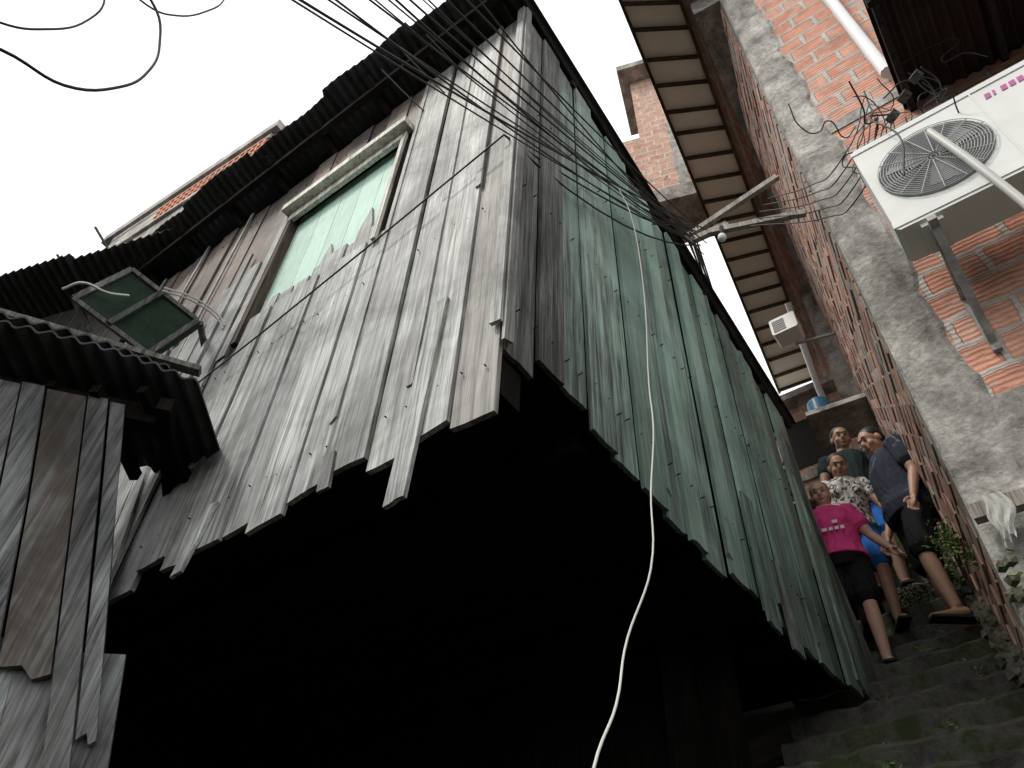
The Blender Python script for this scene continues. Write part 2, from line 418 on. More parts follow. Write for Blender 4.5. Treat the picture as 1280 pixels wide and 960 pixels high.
# ------------------------------------------------------------------ left shack
shack=empty('plank_shack')
SH=Frame(-1.66,2.50,(-.975,-.222),(.222,-.975))
mb=MB()
tops=[.03,.10,.19,.36,.46,.60,.72,.9,1.06,1.25]
for k in range(len(tops)-1):
    a0,a1=tops[k],tops[k+1]-.010
    zb=[2.60,2.20,2.78,2.86,2.2,2.15,2.25,2.2,2.2][k]
    o=.015*(k%2)+U(0,.006)
    L_=.385*(3.98-zb)/1.2; n_=3.98
    def cx_(z): return .385*(3.98-z)/1.2
    pts=[(a0-L_,zb+U(-.01,.01)),(a0-L_+(a1-a0)*.3,zb+U(-.03,.0)),(a0-L_+(a1-a0)*.6,zb+U(-.02,.02)),(a1-L_,zb+U(-.01,.02)),(a1-cx_(3.4)+U(-.006,.006),3.4),(a1,3.98),(a0,3.98),(a0-cx_(3.4)+U(-.006,.006),3.4)]
    mb.prism(SH,pts,o,o+.022,(R(),[.1,.2,.8,.1,.2,.6,.1,.1,.5][k],U(.3,.95)))
for k in range(9):
    x=-.385+.17*k; mb.prism(SH,[(x-.28,1.7),(x-.12,1.7),(x+.165,2.88),(x,2.90)],-.03,-.008,(R(),.2,U(.3,.8)))
mb.obj('shack_boards',M_SHACK,shack)
mb=MB(); mb.prism(SH,[(-.70,1.6),(1.6,1.6),(1.6,4.0),(.06,4.0),(-.34,2.80)],-.12,-.06)
mb.beam((-1.56,2.56,3.98),(-2.9,2.25,3.95),.08,.10); mb.beam((-1.50,2.45,3.98),(-1.65,3.2,3.95),.06,.07)
for k in range(6): mb.beam((-1.6-.2*k,2.4,4.02+U(-.02,.02)),(-1.5-.24*k,2.9,3.95+U(-.03,.03)),.04,.05)
mb.obj('shack_frame',M_DARK,shack)
mb=MB()
def shr(a,b):
    p0=Vector((-1.38,2.40,4.07)); u=Vector((-.92,-.30,.0)); v=Vector((.06,.9,-.10))
    return p0+u*a+v*b*(.75)+Vector((0,0,.03*sin(a*4)+.05*a))
corr(mb,shr,0,1.6,.09,.014,3)
corr(mb,lambda a,b: shr(a,b)+Vector((-.14,-.02,.06)),0,1.5,.09,.014,3)
corr(mb,lambda a,b: shr(a,b)+Vector((-.30,.08,.12)),0,1.4,.09,.014,3)
mb.obj('shack_roof',M_TIN,shack)
mb=MB(); mb.beam((-1.45,2.50,4.25),(-2.9,2.15,4.38),.05,.03)
mb.obj('roof_batten',M_GREYW,shack)

# open hatch leaning out under the front eave
hatch=empty('open_window_hatch')
hp=[Vector((-2.40,2.68,4.95)),Vector((-2.28,2.78,5.38)),Vector((-1.90,3.03,5.24)),Vector((-2.03,2.96,4.84))]
mb=MB(); back=Vector((.10,.16,.02))
mb.face(hp); mb.face([p+back*.15 for p in hp][::-1])
for k in range(4):
    j=(k+1)%4; mb.face([hp[k],hp[j],hp[j]+back*.15,hp[k]+back*.15])
mb.obj('hatch_panel',plain('dark_green_ply',(.022,.035,.025),.9,.8,9,0,.1),hatch)
mb=MB()
for k in range(4):
    j=(k+1)%4; mb.beam(hp[k]-back*.1,hp[j]-back*.1,.022,.03)
mb.beam((hp[0]+hp[3])/2-back*.2,(hp[1]+hp[2])/2-back*.2,.045,.03)
mb.beam(hp[3],hp[3]+Vector((.05,.25,-.25)),.03,.03); mb.beam(hp[0],hp[0]+Vector((.2,.45,-.3)),.03,.03)
mb.beam(hp[2],hp[2]+Vector((-.08,.4,.1)),.03,.03)
mb.obj('hatch_frame',M_GREYW,hatch)
curve('conduit_a',[Vector((-2.50,2.66,5.02)),Vector((-2.40,2.64,5.06)),Vector((-2.28,2.70,5.06)),Vector((-2.2,2.76,5.12))],.007,M_PVCG,hatch)
for k,d in enumerate((0,.03)):
    curve('conduit_%d'%k,[Vector((-2.10,2.85,5.30+d)),Vector((-1.98,3.0,5.40+d)),Vector((-1.84,3.1,5.36+d)),Vector((-1.80,3.12,5.30+d))],.006,M_PVCG,hatch)

# ------------------------------------------------------------------ brick house (right)
bh=empty('brick_house')
mb=MB()
mb.prism(FR,[(.20,4.0),(3.4,4.0),(3.4,12.4),(.20,12.4)],-.2,.0,(.5,.5,.5))
mb.obj('front_brickwork',M_BRF,bh)
mb=MB()
ph=[U(0,6) for _ in range(4)]
def rough_col(mb,a0,a1,z0,z1,o,n=150):
    rows=[]
    for k in range(n+1):
        z=z0+(z1-z0)*k/n; e=.016*sin(z*5.3+ph[0])+.010*sin(z*13+ph[1])+.006*sin(z*31+ph[2])+U(-.005,.005)
        rows.append([FR.p(a0+U(-.004,.004),z,-.3),FR.p(a0+U(-.005,.005),z,o),FR.p((a0+a1)/2,z,o+U(0,.006)),FR.p(a1+e-.03,z,o),FR.p(a1+e,z,-.004)])
    for k in range(n):
        for i in range(4): mb.face([rows[k][i],rows[k][i+1],rows[k+1][i+1],rows[k+1][i]])
rough_col(mb,0,.27,2.2,12.4,.014)
mb.box(FR,.24,3.4,2.0,4.22,-.2,.011); mb.box(FR,.25,3.4,6.9,7.02,-.1,.010)
mb.obj('corner_column',M_CON,bh)
# alley wall: slightly out of plumb, individually laid bricks
def awp(t,z,o=0.):
    return AW.p(t,z,.036*max(0,(z-4))*min(1,t/1.6)+o)
mb=MB(); nt,nz=22,22
for i in range(nt):
    for k in range(nz):
        t0,t1=.12+9*i/nt,.12+9*(i+1)/nt; z0,z1=2.4+8.6*k/nz,2.4+8.6*(k+1)/nz
        mb.face([awp(t0,z0),awp(t0,z1),awp(t1,z1),awp(t1,z0)],(.5,.5,.5))
mb.obj('alley_mortar',M_CON,bh)
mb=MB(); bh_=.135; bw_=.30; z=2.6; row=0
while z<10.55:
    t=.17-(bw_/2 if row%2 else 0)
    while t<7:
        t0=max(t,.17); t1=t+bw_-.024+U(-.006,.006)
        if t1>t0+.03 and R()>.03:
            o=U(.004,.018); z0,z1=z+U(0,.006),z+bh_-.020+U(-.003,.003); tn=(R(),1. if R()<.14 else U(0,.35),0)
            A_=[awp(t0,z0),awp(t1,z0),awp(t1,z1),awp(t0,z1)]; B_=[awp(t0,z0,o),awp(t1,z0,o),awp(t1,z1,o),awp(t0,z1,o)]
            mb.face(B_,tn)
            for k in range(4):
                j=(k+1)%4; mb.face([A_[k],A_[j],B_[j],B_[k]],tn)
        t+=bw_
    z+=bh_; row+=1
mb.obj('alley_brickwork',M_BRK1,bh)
mb=MB(); mb.prism(AW,[(.0,2.2),(.16,2.2),(.16,11),(.0,11)],-.1,.012)
for t in (4.6,): mb.prism(AW,[(t,2.4),(t+.2,2.4),(t+.2,11),(t,11)],-.1,.42)
mb.box(AW,.1,9,10.6,11.0,-.1,.3)
mb.obj('alley_pillars',M_CON,bh)
# rest of volume
mb=MB()
A0,A1=FR.p(3.4,0),AW.p(9.1,0); X=A1+Vector((.785*3.4,-.62*3.4,0))
for p,q in ((A0,X),(X,A1)):
    mb.face([(p.x,p.y,2),(q.x,q.y,2),(q.x,q.y,13.5),(p.x,p.y,13.5)],(.5,.5,.5),[(0,2),(5,2),(5,13.5),(0,13.5)])
c0=FR.p(0,0)
mb.face([(c0.x,c0.y,12.4),(A0.x,A0.y,12.4),(X.x,X.y,12.4),(A1.x,A1.y,12.4)])
mb.obj('rear_brickwork',M_BRB,bh)
# balcony soffit with joists over the alley
O1=Vector((.975,2.80,11)); O2=Vector((4.35,8.62,11)); I1=Vector((1.63,2.75,11)); I2=Vector((4.85,8.28,11))
dO=(O2-O1); dI=(I2-I1)
def so(t): return O1+dO*t
def si(t): return I1+dI*t
mb=MB(); up=Vector((0,0,1))
a_,b_,c_,d_=so(-.12),si(-.12),si(1),so(1)
mb.face([a_,b_,c_,d_]); mb.face([d_+up*.1,c_+up*.1,b_+up*.1,a_+up*.1]); mb.face([a_,d_,d_+up*.1,a_+up*.1]); mb.face([b_,a_,a_+up*.1,b_+up*.1])
mb.obj('balcony_soffit',M_SOF,bh)
mb=MB()
for k in range(22):
    t=-.1+k*.052+U(-.004,.004); p,q=so(t),si(t); mb.beam(p-up*.02,q-up*.02,.04,.04)
mb.beam(so(-.12)-up*.015,so(1)-up*.015,.035,.05); mb.beam(si(-.12)-up*.02,si(1)-up*.02,.04,.07)
mb.obj('balcony_joists',M_JOIST,bh)
mb=MB()
w0,w1=FR.p(0,10.97,.1),AW.p(9,10.97,0)
nn=12
P0,P1=si(-.12)-up*.03,si(1)-up*.03
for k in range(nn):
    u0,u1=k/nn,(k+1)/nn
    mb.face([P0.lerp(P1,u0),w0.lerp(w1,u0),w0.lerp(w1,u1),P0.lerp(P1,u1)],(.5,.5,.5),[(u0*6,0),(u0*6,.5),(u1*6,.5),(u1*6,0)])
q0,q1=so(-.12),so(1); mb.face([q0+up*.1,q1+up*.1,q1+up*1.2,q0+up*1.2],(.5,.5,.5),[(0,0),(7,0),(7,1.1),(0,1.1)])
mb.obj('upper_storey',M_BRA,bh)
# pipes
curve('downpipe',[FR.p(.76,12.2,.07),FR.p(.75,9,.07),FR.p(.74,7.15,.07)],.045,M_PVC,bh)
curve('waste_pipe',[FR.p(.60,5.42,.63),FR.p(.66,5.0,.64),FR.p(.74,4.3,.62),FR.p(.8,3.4,.5)],.020,M_PVCG,bh)
curve('alley_pipe',[AW.p(4.2,10.4,.60),AW.p(5.2,9.6,.65),AW.p(6,8.8,.6),AW.p(6,6.0,.5)],.045,M_PVC,bh,False)

# rusty awning over AC
mb=MB()
corr(mb,lambda a,b: FR.p(.70+a,6.72-.10*b+.015*sin(a*9),.0+.95*b),0,2.2,.08,.016,3)
aw_=mb.obj('tin_awning',M_RUST,None)
mb=MB()
for s in (.74,1.3,1.9,2.6): mb.beam(FR.p(s,6.68,0),FR.p(s,6.58,.9),.04,.05)
mb.beam(FR.p(.70,6.57,.86),FR.p(2.9,6.57,.86),.04,.06)
mb.obj('awning_rafters',M_TAR,aw_)

# ------------------------------------------------------------------ air conditioner condenser
ac=empty('air_conditioner_condenser')
mb=MB()
L,RR,B,T=.25,1.25,4.90,5.70; F0,F1=.34,.56
def rbox(mb,F,a0,a1,z0,z1,o0,o1,c=.02):
    mb.prism(F,[(a0+c,z0),(a1-c,z0),(a1,z0+c),(a1,z1-c),(a1-c,z1),(a0+c,z1),(a0,z1-c),(a0,z0+c)],o0,o1,(.5,.5,.5))
rbox(mb,FR,L,RR,B,T,F0,F1)
mb.box(FR,L-.004,RR+.004,B+.02,B+.06,F0,F1+.006,(.5,)*3); mb.box(FR,L-.004,RR+.004,T-.05,T-.02,F0,F1+.006,(.5,)*3)
mb.box(FR,L+.60,L+.608,B+.07,T-.05,F1,F1+.006,(.5,)*3)
mb.box(FR,L+.1,L+.2,B-.03,B,F0+.02,F1-.02,(.5,)*3); mb.box(FR,RR-.25,RR-.15,B-.03,B,F0+.02,F1-.02,(.5,)*3)
mb.obj('casing',M_AC,ac)
mb=MB(); cx,cz,r0=L+.31,(B+T)/2-.01,.265
pts=[(cx+r0*cos(2*pi*k/32),cz+r0*sin(2*pi*k/32)) for k in range(32)]
mb.prism(FR,pts,F1+.001,F1+.004,(.5,)*3); mb.obj('fan_recess',plain('recess_grey',(.13,.14,.14),.8,.2,8),ac)
mb=MB()
for k in range(3):
    a0=2*pi*k/3; q=[(cx+.05*cos(a0),cz+.05*sin(a0)),(cx+.21*cos(a0+.1),cz+.21*sin(a0+.1)),(cx+.23*cos(a0+.8),cz+.23*sin(a0+.8)),(cx+.06*cos(a0+1.2),cz+.06*sin(a0+1.2))]
    mb.prism(FR,q,F1+.005,F1+.009)
mb.obj('fan_blades',M_GRILL,ac)
for k in range(1,20):
    r=r0*k/19; curve('grille_ring_%d'%k,[FR.p(cx+r*cos(2*pi*j/28),cz+r*sin(2*pi*j/28),F1+.018) for j in range(29)],.0022,M_GREYM,ac,False)
for k in range(16):
    an_=2*pi*k/16; curve('grille_spoke_%d'%k,[FR.p(cx+.03*cos(an_),cz+.03*sin(an_),F1+.022),FR.p(cx+r0*cos(an_+.25),cz+r0*sin(an_+.25),F1+.018)],.003,M_GREYM,ac,False)
mb=MB()
for k,w_ in enumerate((.026,.010,.026,.026,.026,.026,.026)):
    x=L+.645+k*.038; mb.prism(FR,[(x,T-.16),(x+w_,T-.16),(x+w_+.006,T-.115),(x+.006,T-.115)],F1+.001,F1+.004,(.5,)*3)
mb.obj('badge_strip',M_LOGO,ac)
mb=MB()
for s in (L+.15,RR-.2):
    mb.box(FR,s-.02,s+.02,B-.07,B-.035,.0,F1+.03); mb.beam(FR.p(s,B-.40,.02),FR.p(s,B-.06,F1-.03),.035,.035); mb.box(FR,s-.02,s+.02,B-.45,B,.01,.035)
mb.obj('wall_brackets',M_CONL,ac)
# cable tangle near the condenser
tang=empty('cable_tangle')
for k in range(16):
    p0=FR.p(.45+U(-.1,.35),6.3+U(-.3,.4),U(.15,.5)); pts=[p0]
    for j in range(5):
        p0=p0+Vector((U(-.14,.14),U(-.12,.12),U(-.24,.12))); pts.append(p0)
    curve('loop_%d'%k,pts,U(.003,.006),M_WIRE,tang)
for k in range(5):
    curve('drop_%d'%k,[FR.p(.5,6.2+.1*k,.3),FR.p(.2,5.6+.1*k,.35),FR.p(.0,5.9+.1*k,.1),Vector((1.6+.05*k,2.85,6.4+.1*k))],.004,M_WIRE,tang)
curve('ac_line',[FR.p(.55,6.2,.35),FR.p(.42,5.85,.6),FR.p(.48,5.5,.63),FR.p(.4,5.2,.62)],.005,M_WIRE,tang)
mb=MB()
for k in range(3): 
    c=FR.p(.55+.1*k,6.15+.05*k,.35+.05*k); mb.beam(c,c+Vector((.05,.02,.10)),.06,.05)
mb.obj('junction_boxes',M_GREYW,tang)

# ------------------------------------------------------------------ street timber bracket with lamp
br=empty('timber_cable_bracket')
mb=MB()
mb.beam((1.22,3.08,6.58),(1.86,2.74,6.92),.035,.05); mb.beam((1.36,3.02,6.56),(1.93,2.70,6.36),.035,.05); mb.beam((1.24,3.06,6.50),(1.5,2.98,6.62),.04,.05)
mb.obj('bracket_arms',M_STICK,br)
bpy.ops.mesh.primitive_uv_sphere_add(segments=16,ring_count=10,radius=.03,location=(1.41,2.93,6.36)); o=bpy.context.object
o.name='lamp_bulb'; o.data.materials.append(M_AC); o.parent=br; o.scale=(1,1,1.3)
curve('lamp_stem',[(1.44,2.96,6.55),(1.42,2.94,6.42)],.014,M_BLACK,br,False)

# ------------------------------------------------------------------ cables
cab=empty('overhead_cables')
A=Vector((1.26,3.04,6.52))
ends=[(-.67,.74,3.94,.10),(-.65,.76,4.02,.26),(-.60,.80,4.13,.14),(-.57,.82,4.20,.34),(-.52,.86,4.34,.12),(-.49,.88,4.40,.3),(-.47,.89,4.45,.2),
      (-.44,.90,4.50,.38),(-.41,.91,4.54,.26),(-.38,.93,4.60,.15),(-.35,.95,4.68,.42),(-.30,.97,4.75,.3),(-.24,1.0,4.85,.2),(-.18,1.02,4.92,.46)]
for k,(x,y,z,sg) in enumerate(ends):
    B_=Vector((x,y,z)); a0=A+Vector((U(-.10,.10),U(-.1,.06),U(-.14,.10)))
    e_=.6; sg_=sg*.8
    Bx=B_+(B_-a0)*e_; tt=e_/(1+e_); Bx.z+=4*sg_*tt*(1-tt)*1.0
    curve('cable_%d'%k,sag(Bx,a0,sg_*.9,15),U(.0026,.0048),M_WIRE,cab)
for k in range(8):
    curve('alley_cable_%d'%k,sag(A+Vector((U(-.08,.05),U(-.05,.05),U(-.1,.1))),Vector((3.3+U(-.3,.3),7.2+U(-.2,.4),8.6+U(-.3,.6))),.25+U(0,.2)),.006,M_WIRE,cab)
curve('wall_cable',[Vector((-2.6,2.9,4.35)),LW.p(2.4,4.60,.1),LW.p(1.6,4.80,.09),LW.p(.8,5.01,.09),LW.p(.0,5.24,.09)],.005,M_WIRE,cab,False)
curve('wall_cable_run',sag(LW.p(.0,5.24,.09),A,.12),.005,M_WIRE,cab,False)
curve('wall_cable_b',sag(LW.p(.0,5.24,.09),A+Vector((.03,0,-.1)),.28),.005,M_WIRE,cab,False)
for k in range(3):
    curve('drop_cable_%d'%k,sag(LW.p(.55+.2*k,6.95,.34),A+Vector((0,-.05,.05*k)),.35+.12*k),.005,M_WIRE,cab)
curve('loop_cable',[(-1.75,.45,3.25),(-1.29,.76,3.51),(-1.22,.88,3.60),(-1.16,.95,3.77),(-1.15,.97,3.93),(-1.17,.95,4.10),(-1.23,.87,4.25),(-1.5,.6,4.3)],.0045,M_WIRE,cab)
curve('loop_cable_b',[(-1.8,.4,3.5),(-1.41,.77,3.72),(-1.37,.83,3.85),(-1.35,.87,4.05),(-1.35,.85,4.19),(-1.6,.6,4.6)],.0035,M_WIRE,cab)
curve('loop_cable_c',[(-1.45,.7,4.3),(-1.30,.92,4.36),(-1.26,.99,4.48),(-1.22,1.03,4.66),(-1.21,1.04,4.84),(-1.3,.9,5.4)],.0035,M_WIRE,cab)
hc=curve('hanging_cord',[(.50,2.02,5.30),(.52,1.93,4.88),(.515,1.88,4.2),(.475,1.84,3.61),(.445,1.74,3.3),(.395,1.66,2.98),(.345,1.54,2.65),(.265,1.47,2.43),(.21,1.32,2.22),(.15,1.19,2.06),(.05,1.0,1.6),(0.0,.95,.6)],.0025,M_ROPE)

# ------------------------------------------------------------------ brick house behind
tw=empty('brick_house')
TF=Frame(1.86,5.72,(.94,-.342),(-.342,-.94))
mb=MB(); mb.box(TF,.0,.95,11.9,16.0,-.7,0,(.5,)*3); mb.box(TF,-.9,.05,4,11.9,-1.5,-.1,(.5,)*3); mb.box(TF,-.9,0,11.9,14.0,-1.5,-.1,(.5,)*3)
mb.obj('upper_walls',M_BRB,tw)
mb=MB(); mb.box(TF,-.06,1.0,11.55,11.9,-.7,.08); mb.box(TF,-.18,1.1,16.0,16.18,-1,.3); mb.box(TF,.45,.6,11.9,14.0,-.05,.012)
mb.obj('slabs',M_CON,tw)
# end of the alley
en=empty('brick_house')
EF=Frame(3.2,9.2,(.785,-.62),(-.62,-.785))
mb=MB(); mb.box(EF,0.2,5,6,10.3,-3,0,(.5,)*3); mb.obj('walls',M_BRB,en)
mb=MB(); mb.box(EF,.1,5,10.3,10.42,-3.1,.25); mb.box(EF,.2,5,8.9,9.05,-.05,.05); mb.obj('slab',M_CON,en)
mb=MB(); mb.box(EF,1.2,1.9,9.15,10.0,-.05,.02); mb.obj('window',M_BLACK,en)
# shack uphill on left of alley
up2=empty('wooden_shack')
UF=Frame(1.98,4.30,(.50,.866),(.866,-.5))
mb=MB(); x=.25
while x<3.6:
    w=U(.14,.2); board(mb,UF,x,x+w-.006,4.2,6.1+x*.5,-.42+U(0,.01),-.39+U(0,.01)); x+=w
mb.obj('boards',M_BROWN,up2)
mb=MB(); corr(mb,lambda a,b: UF.p(.2+a,6.15+a*.5+.03*sin(a*8),-.15-1.5*b),0,3.2,.09,.02,2); mb.obj('roof',M_TIN,up2)
mb=MB()
for k in range(22):
    s=U(.3,3); z=5.9+s*.5+U(-.3,.5); mb.beam(UF.p(s,z,-.3),UF.p(s+U(-.3,.4),z+U(-.3,.3),U(-.15,.02)),.03,.03)
mb.obj('loose_laths',M_BROWN,up2)
# small AC + barrel in the alley
mb=MB(); c=AW.p(3.80,9.3,.66)
F2=Frame(c.x,c.y,(.785,-.62),(-.62,-.785))
rbox(mb,F2,-.18,.14,-.14+9.3,.14+9.3,0,.25); ws=mb.obj('window_air_conditioner',M_AC)
mb=MB(); 
for k in range(6): mb.box(F2,-.15,.0,9.20+k*.035,9.215+k*.035,.25,.26)
mb.beam(c+Vector((0,0,-.16)),AW.p(3.85,9.1,.1),.03,.03)
o=mb.obj('louvres_and_bracket',M_GRILL,ws)
bpy.ops.mesh.primitive_cylinder_add(vertices=28,radius=.13,depth=.34,location=(3.57,6.25,8.1)); o=bpy.context.object; o.name='blue_water_barrel'
o.data.materials.append(M_BLUE)
bv=o.modifiers.new('b','BEVEL'); bv.width=.04; bv.segments=3
mb=MB(); 
mb.box(AW,3.7,4.3,7.86,7.92,-.05,.80); o=mb.obj('barrel_ledge',M_CON,bh)

# ------------------------------------------------------------------ left background house
lb=empty('concrete_house')
LF=Frame(-4.07,5.69,(-.827,.562),(-.562,-.827))
ZL=12.30
mb=MB(); mb.box(LF,-.15,3.6,6,ZL,-4,0,(.5,)*3); mb.box(LF,-.15,3.6,ZL+.6,ZL+.75,-4,0.,(.5,)*3); mb.box(LF,-.2,3.8,ZL-.07,ZL+.01,-.1,.05,(.5,)*3)
mb.box(LF,2.3,3.6,ZL,ZL+.6,-1,-.01,(.5,)*3)
mb.prism(LF,[(-.3,ZL+.75),(3.9,ZL+.75),(3.9,ZL+.95),(-.3,ZL+.95)],-4.2,.05,(.5,)*3)
mb.obj('walls_and_slab',M_CONL,lb)
mb=MB(); M_COB=plain('orange_cobogo',(.70,.32,.20),.8,.25,10)
mb.box(LF,-.1,2.3,ZL,ZL+.6,-.35,-.3,(.5,)*3,1)
for k in range(19): mb.box(LF,-.1+k*.133,-.1+k*.133+.035,ZL,ZL+.6,-.1,.012)
for k in range(5): mb.box(LF,-.1,2.33,ZL+k*.142,ZL+.03+k*.142,-.1,.016)
mb.obj('cobogo_lattice',[M_COB,M_BROWN],lb)
for k in range(4):
    curve('rebar_%d'%k,[LF.p(2.7+k*.9,11.7-.1*k,.1),LF.p(3.0+k*.9,12.25-.1*k,.45)],.022,M_BROWN,lb,False)

# ------------------------------------------------------------------ terrain & stairs
mb=MB()
def gz(q):
    if q<.3: return -.02
    if q<9: return (q-.3)*.85-.25
    return 7.15+(q-9)*.02
qs=[-200,-60,-20,-8,-3,-1,0,.3,.6]+[.6+.35*k for k in range(1,25)]+[9,12,20,40,90,220]
ws_=[-220,-90,-40,-20,-12]+[-10+.5*k for k in range(41)]+[12,20,40,90,220]
V=[[None]*len(ws_) for _ in qs]
for i,q in enumerate(qs):
    for j,w in enumerate(ws_):
        n=.06*sin(w*5+q*3)+.05*sin(w*2.3-q*4.1)+U(-.03,.03) if abs(w)<12 and 0<q<12 else 0
        V[i][j]=ST.p(w,gz(q)+min(n,.03),q)
for i in range(len(qs)-1):
    for j in range(len(ws_)-1): mb.face([V[i][j],V[i][j+1],V[i+1][j+1],V[i+1][j]])
mb.obj('ground',M_EARTH)
mb=MB()
def step_z(n): return 4.2+.2125*n if n<=1 else 4.41+.30*(n-1)
for n in range(-19,13):
    q=5.08+.25*n; z=step_z(n)
    w0,w1=-1.35,.15
    m_=24; top=[];bot_=[];bk=[];nose=[]
    for k in range(m_+1):
        w=w0+(w1-w0)*k/m_
        e=U(-.016,.014); dz=U(-.014,.005)
        top.append(ST.p(w,z+dz,q+e+.025)); nose.append(ST.p(w,z+dz-.025,q+e)); bot_.append(ST.p(w,z-.36,q+e+.03)); bk.append(ST.p(w,z+U(-.01,.01),q+.32))
    for k in range(m_):
        mb.face([bot_[k],bot_[k+1],nose[k+1],nose[k]]); mb.face([nose[k],nose[k+1],top[k+1],top[k]]); mb.face([top[k],top[k+1],bk[k+1],bk[k]])
mb.obj('stairway',M_STEP)
# rubble ledge at the foot of the brick house
mb=MB()
def chunk(mb,c,s,tint=None):
    c=Vector(c); vs=[]
    for i in range(8):
        vs.append(c+Vector(((-1 if i&1 else 1)*s*U(.5,1),(-1 if i&2 else 1)*s*U(.5,1),(-1 if i&4 else 1)*s*U(.4,.8))))
    for f in ((0,1,3,2),(4,6,7,5),(0,4,5,1),(2,3,7,6),(0,2,6,4),(1,5,7,3)): mb.face([vs[k] for k in f])
mb.prism(FR,[(.0,1.8),(2.2,1.8),(2.2,3.30),(1.2,3.32),(.5,3.26),(.15,3.20),(.0,3.12)],.0,.24)
for k in range(140):
    chunk(mb,FR.p(U(.0,1.4),3.24+U(0,.09),U(.02,.22)),U(.010,.035))
for k in range(90):
    t=U(.6,2.4); q=3.2+t*.99
    chunk(mb,AW.p(t,gz(q)+.45+U(0,.1),U(0,.08)),U(.015,.045))
mb.obj('rubble_ledge',M_RUB)
mb=MB(); mb.beam(FR.p(.0,3.62,.10),FR.p(1.1,3.56,.16),.05,.07); mb.obj('timber_plank',M_STICK)
# cloth rag
mb=MB(); g=[]
for i in range(13):
    row=[]
    for j in range(12):
        row.append(FR.p(.05+.006*i*(1+.3*sin(j*.5))+.008*sin(j*.9),3.655-.020*j-.003*i*sin(j*.4)-.03*(i%5==2)*(j>8),.145+.010*sin(i*1.3+j*.3)*(.4+j*.07)))
    g.append(row)
for i in range(12):
    for j in range(11): mb.face([g[i][j],g[i+1][j],g[i+1][j+1],g[i][j+1]])
mb.obj('white_rag',M_CLOTH,None,False)
# weeds
def weeds(name,centers,mat):
    mb=MB()
    for (c,rad,n) in centers:
        c=Vector(c)
        for k in range(n):
            p=c+Vector((random.gauss(0,rad),random.gauss(0,rad),abs(random.gauss(0,rad*.8))))
            d=Vector((U(-1,1),U(-1,1),U(-.1,1))).normalized(); s=Vector((U(-1,1),U(-1,1),U(-.4,.4))).normalized()
            l=U(.015,.038); mb.face([p,p+d*l*.5+s*l*.28,p+d*l,p+d*l*.5-s*l*.28],(R(),R(),R()))
    return mb.obj(name,mat)
ml=N('weed_leaf'); t_,g_,b_2=ml.tint(); M_LEAF=ml.out(ml.mix(t_,(.04,.08,.015),(.20,.29,.07)),.6)
wl=[(FR.p(.15,3.25,.18),.05,140),(FR.p(.5,3.3,.2),.06,150),(FR.p(.3,3.1,.24),.06,140),
    (AW.p(1.9,4.9,.06),.07,160),(AW.p(2.6,5.4,.06),.10,260),(AW.p(3.1,5.7,.08),.10,240),(AW.p(1.3,4.35,.06),.05,120),(AW.p(.9,4.0,.05),.05,160),(AW.p(1.1,4.25,.08),.06,160),(AW.p(1.6,4.6,.08),.06,160),
    (ST.p(.02,2.55,3.15),.05,90),(ST.p(.0,2.85,3.5),.05,120)]
for k in range(9): wl.append((ST.p(U(-.75,-.25),step_z(2)+U(0,.12),5.62+U(0,.12)),.06,110))
for k in range(6): wl.append((ST.p(U(-.60,-.20),step_z(3)+U(0,.25),5.85+U(0,.12)),.07,110))
for n in range(-9,2):
    for k in range(4):
        wl.append((ST.p(U(-.9,.0),step_z(n)+.005,5.08+.25*n+U(.02,.2)),.025,18))
weeds('weeds',wl,M_LEAF)
weeds('moss_plants',[((2.15,5.65,12.2),.08,90)],M_LEAF)

# ------------------------------------------------------------------ people
def ring_tube(mb,pts,seg=14,cap=True):
    rows=[]
    for c,a,b,x,y in pts:
        rows.append([Vector(c)+x*(a*cos(2*pi*k/seg))+y*(b*sin(2*pi*k/seg)) for k in range(seg)])
    for r0_,r1_ in zip(rows,rows[1:]):
        for k in range(seg):
            j=(k+1)%seg; mb.face([r0_[k],r0_[j],r1_[j],r1_[k]])
    mb.face(rows[0][::-1]); mb.face(rows[-1])
def limb(mb,joints,radii,seg=12):
    P=[Vector(j) for j in joints]; out=[]
    for i,p in enumerate(P):
        if i==0: d=P[1]-p
        elif i==len(P)-1: d=p-P[i-1]
        else: d=(P[i+1]-p).normalized()+(p-P[i-1]).normalized()
        d.normalize(); x=d.cross(Vector((0,1,.01)))
        if x.length<.1: x=d.cross(Vector((1,0,0)))
        x.normalize(); y=d.cross(x); r=radii[i]
        ra,rb_=(r if hasattr(r,'__len__') else (r,r))
        out.append((p,ra,rb_,x,y))
    p,a,b,x,y=out[0]; d=(P[0]-P[1]).normalized(); out.insert(0,(p+d*a*.6,a*.6,b*.6,x,y))
    p,a,b,x,y=out[-1]; d=(P[-1]-P[-2]).normalized(); out.append((p+d*a*.6,a*.6,b*.6,x,y))
    ring_tube(mb,out,seg)
def ell(mb,c,r,seg=18,rings=12,rot=None):
    c=Vector(c); rows=[]
    for i in range(1,rings):
        th=pi*i/rings; rows.append([Vector((r[0]*sin(th)*cos(2*pi*k/seg),r[1]*sin(th)*sin(2*pi*k/seg),r[2]*cos(th))) for k in range(seg)])
    T_=Vector((0,0,r[2])); B_=-T_
    f=lambda v: c+(rot@v if rot else v)
    for a,b in zip(rows,rows[1:]):
        for k in range(seg):
            j=(k+1)%seg; mb.face([f(a[k]),f(b[k]),f(b[j]),f(a[j])])
    for k in range(seg):
        j=(k+1)%seg; mb.face([f(T_),f(rows[0][k]),f(rows[0][j])]); mb.face([f(B_),f(rows[-1][j]),f(rows[-1][k])])
